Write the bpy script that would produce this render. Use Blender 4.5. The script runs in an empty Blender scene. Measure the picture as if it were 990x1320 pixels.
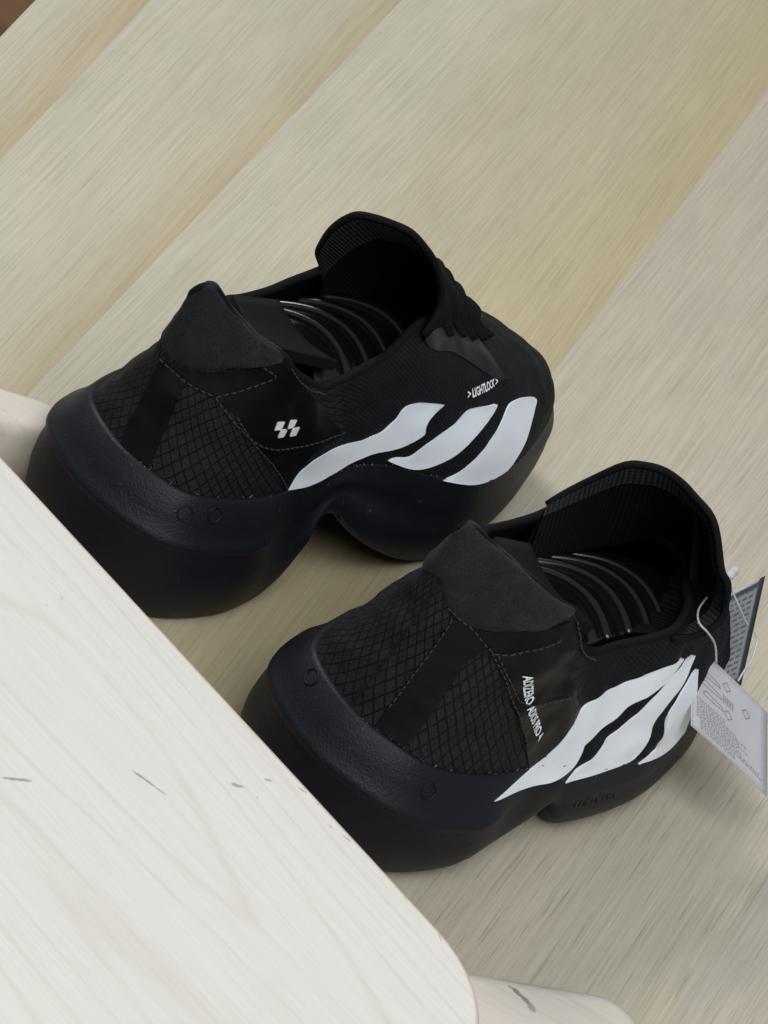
import bpy, bmesh, math, random
import numpy as np
from mathutils import Vector, Matrix, noise
from mathutils.bvhtree import BVHTree
from mathutils.geometry import delaunay_2d_cdt

S = 0.01                      # drawing unit (1 cm) to metres
scene = bpy.context.scene
COL = scene.collection
R = math.radians
random.seed(4)

# ------------------------------------------------------------------ camera
cd = bpy.data.cameras.new('camera'); cam = bpy.data.objects.new('camera', cd); COL.objects.link(cam)
PITCH, ROLL, DIST = R(32.5), R(31.5), 155.172
fw = Vector((0, math.cos(PITCH), -math.sin(PITCH))); rt = Vector((1, 0, 0)); up = rt.cross(fw)
r2 = math.cos(ROLL) * rt + math.sin(ROLL) * up
u2 = -math.sin(ROLL) * rt + math.cos(ROLL) * up
cam.matrix_world = Matrix.Translation(-fw * DIST * S) @ Matrix((r2, u2, -fw)).transposed().to_4x4()
cd.sensor_fit = 'VERTICAL'; cd.sensor_height = 36; cd.sensor_width = 27
cd.lens = 4500 / 1320 * 36
cd.clip_start = 0.05; cd.clip_end = 60
cd.dof.use_dof = True; cd.dof.focus_distance = 1.50; cd.dof.aperture_fstop = 64
scene.camera = cam

# ------------------------------------------------------------------ light
world = bpy.data.worlds.new('World'); scene.world = world; world.use_nodes = True
bg = world.node_tree.nodes['Background']
bg.inputs[0].default_value = (0.86, 0.93, 1.0, 1); bg.inputs[1].default_value = 0.29
def area(name, loc, target, size, power, col):
    d = bpy.data.lights.new(name, 'AREA'); d.shape = 'RECTANGLE'; d.size, d.size_y = size
    d.energy = power; d.color = col
    o = bpy.data.objects.new(name, d); COL.objects.link(o); o.location = loc
    o.rotation_euler = (Vector(target) - Vector(loc)).to_track_quat('-Z', 'Y').to_euler()
    return o
area('window_light', (-2.3, 1.2, 2.75), (0.0, 0.0, 0.0), (1.1, 1.1), 80, (0.97, 0.98, 1.0))
area('front_fill', (0.35, -1.3, 1.75), (0.05, 0, 0), (1.6, 1.2), 36, (0.93, 0.97, 1.0))  # added fill lamp above the camera side, brightens the near-facing stripes
scene.view_settings.view_transform = 'Standard'
scene.view_settings.look = 'None'
scene.view_settings.exposure = 0.05
scene.view_settings.gamma = 1.0

# ------------------------------------------------------------------ helpers
def tag(o, label=None, cat=None, group=None, kind=None):
    if label: o['label'] = label
    if cat: o['category'] = cat
    if group: o['group'] = group
    if kind: o['kind'] = kind
    return o

def mesh_obj(name, verts, faces, mat, parent=None, smooth=True, uv=None):
    me = bpy.data.meshes.new(name)
    me.from_pydata([(v[0] * S, v[1] * S, v[2] * S) for v in verts], [], [tuple(f) for f in faces])
    if uv is not None:
        lay = me.uv_layers.new(name='UVMap')
        for l in me.loops: lay.data[l.index].uv = uv[l.vertex_index]
    me.materials.append(mat)
    if smooth: me.polygons.foreach_set('use_smooth', [True] * len(me.polygons))
    me.update()
    o = bpy.data.objects.new(name, me); COL.objects.link(o)
    if parent: o.parent = parent
    return o

def grid_faces(n, m, closed=False, flip=False):
    f = []
    for i in range(n if closed else n - 1):
        j = (i + 1) % n
        for k in range(m - 1):
            q = (i * m + k, j * m + k, j * m + k + 1, i * m + k + 1)
            f.append(q[::-1] if flip else q)
    return f

def empty(name, loc=(0, 0, 0), rz=0):
    o = bpy.data.objects.new(name, None); COL.objects.link(o)
    o.location = Vector(loc) * S; o.rotation_euler = (0, 0, rz); o.empty_display_size = 0.02
    return o

def spline(pts, n, closed=False):
    """Catmull-Rom through pts, n samples spread evenly in parameter."""
    P = np.asarray(pts, float); k = len(P)
    t = np.linspace(0, k if closed else k - 1, n, endpoint=not closed)
    i = np.floor(t).astype(int); i = i % k if closed else np.minimum(i, k - 2); u = (t - np.floor(t)) if closed else t - i
    def g(j): return P[j % k] if closed else np.where(((j < 0) | (j > k - 1))[:, None], 2 * P[np.clip(j, 0, k - 1)] - P[np.clip(2 * np.clip(j, 0, k - 1) - j, 0, k - 1)], P[np.clip(j, 0, k - 1)])
    p0, p1, p2, p3 = g(i - 1), g(i), g(i + 1), g(i + 2); u = u[:, None]
    return .5 * (2 * p1 + (p2 - p0) * u + (2 * p0 - 5 * p1 + 4 * p2 - p3) * u ** 2 + (3 * p1 - p0 - 3 * p2 + p3) * u ** 3)

def resample(P, step, closed=False):
    P = np.asarray(P, float)
    if closed: P = np.vstack([P, P[:1]])
    d = np.r_[0, np.cumsum(np.linalg.norm(np.diff(P, axis=0), axis=1))]
    n = max(2, int(round(d[-1] / step)) + 1)
    t = np.linspace(0, d[-1], n)
    Q = np.stack([np.interp(t, d, P[:, c]) for c in range(P.shape[1])], -1)
    return Q[:-1] if closed else Q

def tube(path, rad, seg=8, closed=False, squash=None):
    """verts, faces of a tube along path; rad number or list."""
    P = np.asarray(path, float); n = len(P); V = []; F = []
    T = np.gradient(P, axis=0) if not closed else (np.roll(P, -1, 0) - np.roll(P, 1, 0))
    nrm = None
    for i in range(n):
        t = T[i] / (np.linalg.norm(T[i]) + 1e-9)
        if nrm is None:
            a = np.array([0, 0, 1.]) if abs(t[2]) < .9 else np.array([1., 0, 0])
            nrm = np.cross(t, a)
        nrm = nrm - t * (nrm @ t); nrm /= np.linalg.norm(nrm) + 1e-9
        b = np.cross(t, nrm); r = rad[i] if hasattr(rad, '__len__') else rad
        for k in range(seg):
            a = 2 * math.pi * k / seg
            V.append(P[i] + r * (math.cos(a) * nrm + math.sin(a) * b))
    for i in range(n if closed else n - 1):
        j = (i + 1) % n
        for k in range(seg):
            l = (k + 1) % seg
            F.append((i * seg + k, i * seg + l, j * seg + l, j * seg + k))
    if not closed:
        F.append(tuple(range(seg))[::-1]); F.append(tuple((n - 1) * seg + k for k in range(seg)))
    return V, F

def join(parts):
    V, F = [], []
    for v, f in parts:
        o = len(V); V += [tuple(x) for x in v]; F += [tuple(i + o for i in q) for q in f]
    return V, F

# ------------------------------------------------------------------ materials
def new_mat(name):
    m = bpy.data.materials.new(name); m.use_nodes = True
    nt = m.node_tree; b = nt.nodes['Principled BSDF']
    def N(t, **kw):
        n = nt.nodes.new(t)
        for k, v in kw.items():
            if k.startswith('i_'): n.inputs[k[2:].replace('_', ' ')].default_value = v
            else: setattr(n, k, v)
        return n
    L = nt.links.new
    return m, nt, b, N, L

def math_node(N, L, op, a, b=None, c=None):
    n = N('ShaderNodeMath', operation=op)
    for i, v in enumerate((a, b, c)):
        if v is None: continue
        if isinstance(v, (int, float)): n.inputs[i].default_value = v
        else: L(v, n.inputs[i])
    return n.outputs[0]

def ramp(N, L, fac, stops):
    n = N('ShaderNodeValToRGB'); e = n.color_ramp.elements
    while len(e) < len(stops): e.new(0.5)
    for k, (p, c) in enumerate(stops):
        e[k].position = p; e[k].color = (*c, 1) if len(c) == 3 else c
    L(fac, n.inputs[0]); return n.outputs[0]

def mixc(N, L, fac, a, b, mode='MIX'):
    n = N('ShaderNodeMix', data_type='RGBA', blend_type=mode)
    for s, v in ((0, fac), (6, a), (7, b)):
        if isinstance(v, (int, float)): n.inputs[s].default_value = v
        elif isinstance(v, tuple): n.inputs[s].default_value = (*v, 1)
        else: L(v, n.inputs[s])
    return n.outputs[2]

def bump(N, L, b, h, strength, dist):
    n = N('ShaderNodeBump'); n.inputs['Strength'].default_value = strength; n.inputs['Distance'].default_value = dist
    L(h, n.inputs['Height']); L(n.outputs[0], b.inputs['Normal']); return n

def simple_mat(name, col, rough, nscale=0, nstr=0.0, ndist=0.0005, spec=0.5, var=0.0, sheen=0.0):
    m, nt, b, N, L = new_mat(name)
    b.inputs['Base Color'].default_value = (*col, 1); b.inputs['Roughness'].default_value = rough
    b.inputs['Specular IOR Level'].default_value = spec
    if sheen: b.inputs['Sheen Weight'].default_value = sheen; b.inputs['Sheen Roughness'].default_value = .6
    if nscale:
        tc = N('ShaderNodeTexCoord'); t = N('ShaderNodeTexNoise', i_Scale=nscale, i_Detail=5.0); L(tc.outputs['Object'], t.inputs['Vector'])
        bump(N, L, b, t.outputs['Fac'], nstr, ndist)
        if var:
            t2 = N('ShaderNodeTexNoise', i_Scale=nscale * .12, i_Detail=4.0); L(tc.outputs['Object'], t2.inputs['Vector'])
            c = mixc(N, L, t2.outputs['Fac'], tuple(x * (1 - var) for x in col), tuple(x * (1 + var) for x in col)); L(c, b.inputs['Base Color'])
            L(math_node(N, L, 'MULTIPLY_ADD', t2.outputs['Fac'], .3, rough - .15), b.inputs['Roughness'])
    return m

def foam_mat():
    m, nt, b, N, L = new_mat('moulded_foam')
    tc = N('ShaderNodeTexCoord')
    v = N('ShaderNodeTexVoronoi', i_Scale=1050.0); L(tc.outputs['Object'], v.inputs['Vector'])
    n = N('ShaderNodeTexNoise', i_Scale=420.0, i_Detail=4.0); L(tc.outputs['Object'], n.inputs['Vector'])
    d = N('ShaderNodeTexNoise', i_Scale=14.0, i_Detail=5.0, i_Roughness=.65); L(tc.outputs['Object'], d.inputs['Vector'])
    h = math_node(N, L, 'MULTIPLY_ADD', v.outputs['Distance'], .7, n.outputs['Fac'])
    bump(N, L, b, h, .30, .0005)
    c = ramp(N, L, d.outputs['Fac'], [(.3, (.0042, .0050, .0076)), (.7, (.0070, .0082, .0122))])
    # dust specks
    dn = N('ShaderNodeTexNoise', i_Scale=260.0, i_Detail=1.0); L(tc.outputs['Object'], dn.inputs['Vector'])
    sp = ramp(N, L, dn.outputs['Fac'], [(.76, (0, 0, 0)), (.80, (1, 1, 1))])
    c = mixc(N, L, math_node(N, L, 'MULTIPLY', sp, .35), c, (.12, .12, .125))
    L(c, b.inputs['Base Color'])
    L(math_node(N, L, 'MULTIPLY_ADD', d.outputs['Fac'], .25, .38), b.inputs['Roughness'])
    b.inputs['Specular IOR Level'].default_value = .22
    return m

def mesh_fabric(name, scale, tilt, line, base, dark, bstr=.6):
    """net textile: two families of crossing threads in UV space over a dark woven ground"""
    m, nt, b, N, L = new_mat(name)
    uv = N('ShaderNodeUVMap'); sep = N('ShaderNodeSeparateXYZ')
    wob = N('ShaderNodeTexNoise', i_Scale=1.2, i_Detail=2.0); L(uv.outputs[0], wob.inputs['Vector'])
    L(uv.outputs[0], sep.inputs[0])
    x, y = sep.outputs[0], sep.outputs[1]
    x = math_node(N, L, 'MULTIPLY_ADD', wob.outputs['Fac'], .12, x)
    fam = []
    for sg in (1, -1):
        a = math_node(N, L, 'MULTIPLY_ADD', y, sg * tilt, x)
        f = math_node(N, L, 'FRACT', math_node(N, L, 'MULTIPLY', a, scale))
        dd = math_node(N, L, 'ABSOLUTE', math_node(N, L, 'SUBTRACT', f, .5))
        fam.append(math_node(N, L, 'GREATER_THAN', dd, .5 - line) if False else math_node(N, L, 'SMOOTH_MAX', math_node(N, L, 'MULTIPLY', math_node(N, L, 'SUBTRACT', dd, .5 - line), 1 / line), 0.0, .2))
    ln = math_node(N, L, 'MAXIMUM', fam[0], fam[1])
    tc = N('ShaderNodeTexCoord')
    n = N('ShaderNodeTexNoise', i_Scale=1300.0, i_Detail=3.0); L(tc.outputs['Object'], n.inputs['Vector'])
    g = N('ShaderNodeTexNoise', i_Scale=60.0, i_Detail=4.0); L(tc.outputs['Object'], g.inputs['Vector'])
    c = ramp(N, L, n.outputs['Fac'], [(.3, tuple(q * .55 for q in base)), (.7, tuple(q * 1.5 for q in base))])
    c = mixc(N, L, math_node(N, L, 'MULTIPLY', g.outputs['Fac'], .5), c, tuple(q * .6 for q in base))
    c = mixc(N, L, math_node(N, L, 'MINIMUM', ln, 1.0), c, dark)
    L(c, b.inputs['Base Color'])
    h = math_node(N, L, 'MULTIPLY_ADD', ln, .8, math_node(N, L, 'MULTIPLY', n.outputs['Fac'], .25))
    bump(N, L, b, h, bstr, .0006)
    b.inputs['Roughness'].default_value = .7; b.inputs['Specular IOR Level'].default_value = .14
    return m

def ribbed_fabric(name, freq, base):
    m, nt, b, N, L = new_mat(name)
    uv = N('ShaderNodeUVMap'); sep = N('ShaderNodeSeparateXYZ'); L(uv.outputs[0], sep.inputs[0])
    w = math_node(N, L, 'SINE', math_node(N, L, 'MULTIPLY', sep.outputs[0], freq * 6.283))
    w2 = math_node(N, L, 'SINE', math_node(N, L, 'MULTIPLY', sep.outputs[1], freq * 6.283))
    h = math_node(N, L, 'MULTIPLY_ADD', w2, .35, w)
    bump(N, L, b, h, .6, .0006)
    c = ramp(N, L, math_node(N, L, 'MULTIPLY_ADD', w, .5, .5), [(.2, tuple(q * .5 for q in base)), (.8, base)])
    L(c, b.inputs['Base Color']); b.inputs['Roughness'].default_value = .85; b.inputs['Specular IOR Level'].default_value = .1
    return m

M = {}
M['foam'] = foam_mat()
M['rubber'] = simple_mat('outsole_rubber', (.012, .012, .013), .6, 600, .3, .0005)
M['net'] = mesh_fabric('net_fabric', 1.75, 1.0, .12, (.0150, .0150, .0158), (.0004, .0004, .0005))
M['knit'] = mesh_fabric('fine_knit', 3.6, .7, .2, (.0105, .0105, .011), (.0012, .0012, .0014), .6)
M['overlay'] = simple_mat('smooth_overlay', (.0042, .0042, .0047), .38, 800, .12, .0003, var=.2, spec=.2)
def suede_mat():
    m, nt, b, N, L = new_mat('suede'); tc = N('ShaderNodeTexCoord')
    a = N('ShaderNodeTexNoise', i_Scale=1500.0, i_Detail=4.0, i_Roughness=.7); L(tc.outputs['Object'], a.inputs['Vector'])
    g = N('ShaderNodeTexNoise', i_Scale=120.0, i_Detail=4.0); L(tc.outputs['Object'], g.inputs['Vector'])
    c = ramp(N, L, a.outputs['Fac'], [(.32, (.005, .0055, .0065)), (.66, (.027, .028, .031))])
    c = mixc(N, L, 1.0, c, ramp(N, L, g.outputs['Fac'], [(.3, (.75, .75, .75)), (.7, (1.15, 1.15, 1.15))]), 'MULTIPLY')
    L(c, b.inputs['Base Color']); bump(N, L, b, a.outputs['Fac'], .9, .0008)
    b.inputs['Roughness'].default_value = .95; b.inputs['Specular IOR Level'].default_value = .12; b.inputs['Sheen Weight'].default_value = .06
    return m
M['suede'] = suede_mat()
M['lining'] = ribbed_fabric('ribbed_lining', 5.0, (.006, .006, .0065))
M['band'] = ribbed_fabric('ribbed_band', 4.2, (.030, .031, .033))
M['binding'] = simple_mat('edge_binding', (.006, .006, .0065), .8, 1500, .8, .0006, spec=.1)
M['white'] = simple_mat('white_film', (.84, .86, .90), .38, 90, .10, .0010, var=.03)
M['print'] = simple_mat('white_print', (.78, .79, .80), .5)
M['thread'] = simple_mat('thread', (.026, .026, .027), .7)
M['plastic'] = simple_mat('gloss_plastic', (.003, .003, .0034), .2, 300, .03, .0003)
M['satin'] = simple_mat('satin_board', (.0045, .0045, .005), .75, 500, .1, .0003, spec=.15)
M['lace'] = simple_mat('lace_cord', (.007, .007, .0075), .8, 1200, .8, .0007, spec=.1)
M['fleck'] = simple_mat('dried_glue', (.16, .16, .155), .7)
M['inkdark'] = simple_mat('printed_ink', (.21, .205, .21), .7)

# --@@OUTLINES
OUT = {
 'L.heel_strap': [[1.97,0.74,10.3],[2.0,0.45,10.38],[2.16,-0.62,10.27],[2.0,-0.85,8.82],[1.77,-1.09,7.76],[1.55,-1.34,6.69],[1.28,-1.4,6.44],[1.16,-0.73,6.45],[1.15,0.09,6.46],[1.43,0.3,6.92],[1.72,0.48,8.03],[1.88,0.64,9.22]],
 'L.quarter_panel': [[2.06,0.22,10.38],[2.2,-0.55,10.73],[2.61,-1.46,11.4],[2.97,-2.05,11.97],[3.54,-2.51,12.41],[4.08,-2.9,12.84],[4.93,-3.22,12.15],[5.98,-3.41,11.39],[7.19,-3.5,10.56],[8.51,-3.67,9.52],[9.88,-3.85,8.53],[8.73,-3.97,8.32],[7.93,-4.06,8.04],[7.67,-4.05,7.28],[7.52,-4.11,6.24],[5.66,-3.88,7.97],[4.32,-3.37,9.03],[3.25,-2.61,10.1],[2.64,-1.86,10.44],[2.32,-1.08,10.32],[2.16,-0.55,10.37]],
 'L.s1': [[7.56,-4.14,6.22],[7.83,-4.05,7.21],[8.4,-4.08,7.79],[10.05,-3.95,7.96],[11.42,-4.03,7.96],[12.58,-4.02,8.11],[13.11,-3.96,8.64],[13.48,-3.81,9.22],[14.37,-3.8,9.18],[16.24,-4.03,8.83],[15.65,-4.14,8.56],[15.14,-4.32,8.12],[15.3,-4.43,7.73],[14.91,-4.45,7.49],[13.95,-4.39,7.13],[12.37,-4.23,7.2],[11.18,-4.13,6.96],[10.28,-4.13,6.48],[9.02,-4.18,6.14]],
 'L.s2': [[13.62,-4.38,6.57],[13.96,-4.43,6.75],[14.75,-4.59,6.63],[15.11,-4.63,6.97],[15.76,-4.59,7.31],[16.68,-4.52,7.66],[17.77,-4.29,8.01],[18.47,-4.12,8.24],[20.6,-4.03,7.89],[20.28,-4.33,7.63],[19.45,-4.67,7.32],[18.58,-4.92,6.92],[17.67,-5.05,6.44],[16.68,-4.99,6.09],[15.65,-4.82,5.95],[14.87,-4.63,6.09]],
 'L.s3': [[17.35,-5.32,5.3],[18.15,-5.39,5.61],[18.98,-5.33,6.09],[20.05,-5.01,6.64],[21.08,-4.5,7.23],[22.0,-3.89,7.68],[24.34,-3.58,7.1],[24.85,-3.61,6.77],[24.43,-4.13,6.49],[23.9,-4.66,5.95],[23.07,-5.14,5.26],[22.12,-5.44,4.83],[21.01,-5.62,4.81],[19.93,-5.75,4.83],[18.79,-5.65,4.98]],
 'R.heel_strap': [[2.72,-0.9,11.75],[3.16,-1.45,11.64],[3.77,-2.36,11.23],[3.24,-2.07,10.29],[2.95,-2.2,9.18],[2.56,-2.33,7.88],[2.17,-2.41,6.7],[1.99,-2.31,6.37],[1.7,-1.67,6.48],[1.52,-1.1,6.57],[1.71,-1.05,7.26],[2.03,-1.0,8.49],[2.47,-0.96,10.31]],
 'R.quarter_panel': [[3.16,-1.48,11.58],[3.83,-2.22,11.87],[4.63,-2.84,12.28],[5.99,-3.26,12.4],[6.71,-3.41,12.68],[7.2,-3.62,12.1],[8.01,-4.04,10.41],[9.06,-4.51,8.65],[9.91,-4.58,7.93],[9.81,-4.74,7.23],[9.45,-4.85,6.33],[9.04,-4.85,5.59],[8.35,-4.84,5.21],[7.18,-4.51,6.75],[5.5,-3.92,8.74],[4.31,-3.02,10.35],[3.77,-2.36,11.23]],
 'R.s1': [[6.22,-5.09,4.48],[8.41,-4.86,5.14],[9.45,-4.85,6.32],[9.86,-4.74,7.21],[10.28,-4.49,7.8],[11.53,-4.49,8.01],[13.19,-4.52,8.21],[14.89,-4.76,8.59],[16.65,-4.61,8.52],[15.82,-4.94,7.77],[14.92,-5.04,7.43],[13.77,-4.89,7.02],[13.27,-5.0,6.47],[12.4,-4.95,6.32],[11.88,-5.0,5.89],[11.41,-5.08,5.72],[11.44,-5.21,5.25],[11.27,-5.23,4.57],[10.05,-5.29,4.23],[9.22,-5.09,4.3]],
 'R.s2': [[11.08,-5.46,3.98],[12.07,-5.39,4.86],[13.0,-5.28,5.15],[13.07,-5.14,5.76],[13.95,-5.18,6.15],[15.08,-5.13,7.12],[16.75,-4.76,8.21],[18.02,-4.51,8.12],[17.57,-4.99,7.21],[16.41,-5.31,6.58],[15.94,-5.45,5.68],[16.17,-5.61,5.07],[15.99,-5.71,4.28],[15.39,-5.76,3.78]],
 'R.s3': [[16.22,-5.86,3.56],[17.38,-5.75,3.88],[17.2,-5.75,4.83],[17.15,-5.46,5.42],[17.15,-5.33,5.98],[18.61,-4.74,7.03],[18.99,-4.69,7.11],[19.68,-5.17,5.61],[20.46,-5.2,4.48],[20.46,-5.4,3.44],[19.25,-5.73,3.07]],
 'L.eyestay': [[16.7,-1.7,11.33],[26.19,2.7,6.5],[27.36,2.6,5.81],[20.85,-1.41,9.51],[21.22,-2.42,9.04],[22.17,-3.21,8.24],[21.0,-3.3,8.49],[19.7,-3.0,9.15],[18.62,-2.78,9.69],[17.08,-2.56,10.44],[14.82,-2.85,11.14],[14.36,-2.57,11.61]],
 'L.st': [[[1.96,0.76,10.33],[2.05,0.14,10.28],[2.15,-0.6,10.29],[2.32,-1.08,10.32],[2.64,-1.85,10.47]],[[2.64,-1.85,10.47],[2.93,-2.31,10.11],[3.19,-2.66,9.83],[3.93,-3.2,9.3],[4.77,-3.6,8.87],[5.79,-3.84,8.71],[7.2,-3.9,8.63],[8.53,-3.93,8.67],[9.82,-3.82,8.65]],[[2.64,-1.85,10.47],[3.19,-2.35,11.16],[3.73,-2.64,11.62],[4.04,-2.9,12.19],[3.53,-2.5,12.44]],[[4.44,-3.08,12.67],[5.29,-3.3,11.94],[6.24,-3.41,11.36],[7.64,-3.37,10.81]],[[3.31,-2.7,10.0],[4.35,-3.39,8.96],[5.72,-3.89,7.88],[7.38,-4.11,6.37]]],
 'R.st': [[[2.47,-0.61,12.12],[2.9,-1.05,11.79],[3.3,-1.65,11.61],[3.78,-2.39,11.17],[4.1,-2.68,11.1],[4.91,-3.17,11.46],[6.24,-3.49,11.75],[6.49,-3.51,11.93]],[[4.12,-2.71,11.03],[4.52,-3.12,10.38],[4.97,-3.46,9.88],[5.76,-3.91,9.06],[7.11,-4.18,8.8],[8.88,-4.44,8.98]],[[7.01,-3.46,12.63],[7.57,-3.68,11.83],[9.01,-3.78,10.41],[10.38,-3.83,9.73]],[[2.67,-0.88,11.71],[2.47,-0.99,10.26],[2.04,-1.03,8.43],[1.71,-1.08,7.21]],[[3.88,-2.5,11.08],[4.4,-3.06,10.36],[5.56,-3.92,8.8],[7.26,-4.53,6.75]]],
 'L.lock': [[18.1,-3.91,8.63],[21.03,-3.43,8.34],[18.07,-3.71,8.95],[21.15,-3.19,8.55]],
 'R.name': [[5.18,-3.54,10.39],[5.9,-3.92,9.1],[6.2,-4.15,8.62],[6.89,-4.3,7.87],[7.44,-4.48,7.24],[7.78,-4.59,6.87],[5.6,-3.71,10.45],[6.45,-4.05,9.03],[6.79,-4.19,8.53],[7.37,-4.32,7.89],[7.7,-4.46,7.47],[7.88,-4.56,7.24]],
 'L.dots': [[2.16,-3.48,5.75],[3.41,-4.0,5.81]],
 'R.dots': [[2.77,-3.89,5.2],[1.35,2.12,6.09]],
 'R.bars': [[12.73,-5.83,2.22],[15.44,-6.09,2.01],[12.74,-5.79,2.59],[15.36,-6.03,2.31]],
 'L.logo': [[[4.89,-3.54,10.12],[5.26,-3.6,10.13],[5.21,-3.65,9.75],[4.9,-3.58,9.72]],[[5.22,-3.65,9.74],[5.59,-3.69,9.72],[5.59,-3.72,9.3],[5.21,-3.68,9.34]],[[5.6,-3.62,10.12],[6.0,-3.63,10.08],[5.93,-3.7,9.72],[5.56,-3.68,9.73]],[[5.93,-3.71,9.69],[6.35,-3.72,9.67],[6.33,-3.76,9.25],[5.91,-3.75,9.3]]],
}
# --@@END

# ------------------------------------------------------------------ wood
def plank_mat(i, cl, cr, mid=.5, pores=.5):
    m, nt, b, N, L = new_mat('oak_plank')
    tc = N('ShaderNodeTexCoord'); sep = N('ShaderNodeSeparateXYZ'); L(tc.outputs['Object'], sep.inputs[0])
    off = N('ShaderNodeVectorMath', operation='ADD'); L(tc.outputs['Object'], off.inputs[0]); off.inputs[1].default_value = (i * 3.7, i * 1.3, 0)
    def stretched(sx, sy, detail=4.0, rough=.55, dist=0.0):
        mp = N('ShaderNodeMapping'); mp.inputs['Scale'].default_value = (sx, sy, 1); L(off.outputs[0], mp.inputs[0])
        n = N('ShaderNodeTexNoise', i_Scale=1.0, i_Detail=detail, i_Roughness=rough, i_Distortion=dist); L(mp.outputs[0], n.inputs['Vector']); return n.outputs['Fac']
    g = N('ShaderNodeUVMap'); gs = N('ShaderNodeSeparateXYZ'); L(g.outputs[0], gs.inputs[0])
    broad = stretched(.9, 14, 3); mid_ = stretched(4, 240, 4, .6, .1); fine = stretched(15, 1150, 2, .55); pore = stretched(22, 800, 2, .5); strk = stretched(6, 560, 2, .55, .0)
    blotch = stretched(9, 16, 3)
    f = math_node(N, L, 'ADD', gs.outputs[1], math_node(N, L, 'MULTIPLY', math_node(N, L, 'SUBTRACT', broad, .5), .9))
    f = math_node(N, L, 'ADD', f, math_node(N, L, 'MULTIPLY', math_node(N, L, 'SUBTRACT', mid_, .5), .5))
    c = ramp(N, L, f, [(max(.02, mid - .38), cl), (min(.98, mid + .38), cr)])
    c = mixc(N, L, 1.0, c, ramp(N, L, mid_, [(.30, (.945, .935, .915)), (.68, (1.03, 1.03, 1.03))]), 'MULTIPLY')
    c = mixc(N, L, 1.0, c, ramp(N, L, fine, [(.34, (.90, .888, .868)), (.60, (1.035, 1.035, 1.035))]), 'MULTIPLY')
    c = mixc(N, L, 1.0, c, ramp(N, L, strk, [(.36, (.965, .96, .945)), (.60, (1.02, 1.02, 1.02))]), 'MULTIPLY')
    c = mixc(N, L, 1.0, c, ramp(N, L, blotch, [(.3, (.95, .955, .96)), (.7, (1.04, 1.035, 1.03))]), 'MULTIPLY')
    pm = ramp(N, L, pore, [(.60, (0, 0, 0)), (.68, (1, 1, 1))])
    c = mixc(N, L, math_node(N, L, 'MULTIPLY', pm, pores), c, (.17, .145, .11))
    L(c, b.inputs['Base Color'])
    spk = N('ShaderNodeTexNoise', i_Scale=1300.0, i_Detail=2.0); L(tc.outputs['Object'], spk.inputs['Vector'])
    c = mixc(N, L, 1.0, c, ramp(N, L, spk.outputs['Fac'], [(.3, (.975, .975, .972)), (.7, (1.02, 1.02, 1.02))]), 'MULTIPLY'); L(c, b.inputs['Base Color'])
    bump(N, L, b, math_node(N, L, 'SUBTRACT', fine, math_node(N, L, 'MULTIPLY', pm, .6)), .12, .0004)
    b.inputs['Roughness'].default_value = .42; b.inputs['Specular IOR Level'].default_value = .4
    return m

def birch_mat(name, tint, marks=()):
    m, nt, b, N, L = new_mat(name)
    tc = N('ShaderNodeTexCoord')
    def stretched(sx, sy, sz=1, detail=4.0, rough=.55, dist=0.0):
        mp = N('ShaderNodeMapping'); mp.inputs['Scale'].default_value = (sx, sy, sz); L(tc.outputs['Object'], mp.inputs[0])
        n = N('ShaderNodeTexNoise', i_Scale=1.0, i_Detail=detail, i_Roughness=rough, i_Distortion=dist); L(mp.outputs[0], n.inputs['Vector']); return n.outputs['Fac']
    # cathedral growth rings: contour lines of a stretched height field
    fld = stretched(1.6, 9, 1, 1.5, .4, .2)
    rings = math_node(N, L, 'ABSOLUTE', math_node(N, L, 'SINE', math_node(N, L, 'MULTIPLY', fld, 52.0)))
    fine = stretched(30, 900, 5, 3, .6); broad = stretched(3, 14, 2, 3)
    c = ramp(N, L, broad, [(.3, tuple(q * .95 for q in tint)), (.7, tint)])
    c = mixc(N, L, math_node(N, L, 'MULTIPLY', ramp(N, L, rings, [(0, (1, 1, 1)), (.3, (0, 0, 0))]), .30), c, tuple(q * k for q, k in zip(tint, (.80, .75, .68))))
    c = mixc(N, L, 1.0, c, ramp(N, L, fine, [(.3, (.945, .94, .93)), (.65, (1.02, 1.02, 1.02))]), 'MULTIPLY')
    spk = N('ShaderNodeTexNoise', i_Scale=190.0, i_Detail=2.0); L(tc.outputs['Object'], spk.inputs['Vector'])
    sm = ramp(N, L, spk.outputs['Fac'], [(.765, (0, 0, 0)), (.79, (1, 1, 1))])
    c = mixc(N, L, math_node(N, L, 'MULTIPLY', sm, .4), c, (.35, .30, .24))
    for (mx, my, a, lx, ly, k) in marks:      # short bark streaks
        mp = N('ShaderNodeMapping', vector_type='TEXTURE'); mp.inputs['Location'].default_value = (mx * S, my * S, 0)
        mp.inputs['Rotation'].default_value = (0, 0, a); mp.inputs['Scale'].default_value = (lx * S, ly * S, 1)
        wn = N('ShaderNodeTexNoise', i_Scale=300.0, i_Detail=3.0); L(tc.outputs['Object'], wn.inputs['Vector'])
        L(tc.outputs['Object'], mp.inputs[0])
        v = N('ShaderNodeVectorMath', operation='LENGTH'); L(mp.outputs[0], v.inputs[0])
        d = math_node(N, L, 'ADD', v.outputs['Value'], math_node(N, L, 'MULTIPLY', math_node(N, L, 'SUBTRACT', wn.outputs['Fac'], .5), 1.6))
        c = mixc(N, L, math_node(N, L, 'MULTIPLY', ramp(N, L, d, [(.6, (1, 1, 1)), (1.0, (0, 0, 0))]), k * .8), c, (.15, .115, .085))
    L(c, b.inputs['Base Color']); bump(N, L, b, fine, .15, .0004)
    b.inputs['Roughness'].default_value = .55; b.inputs['Specular IOR Level'].default_value = .35
    return m

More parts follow.
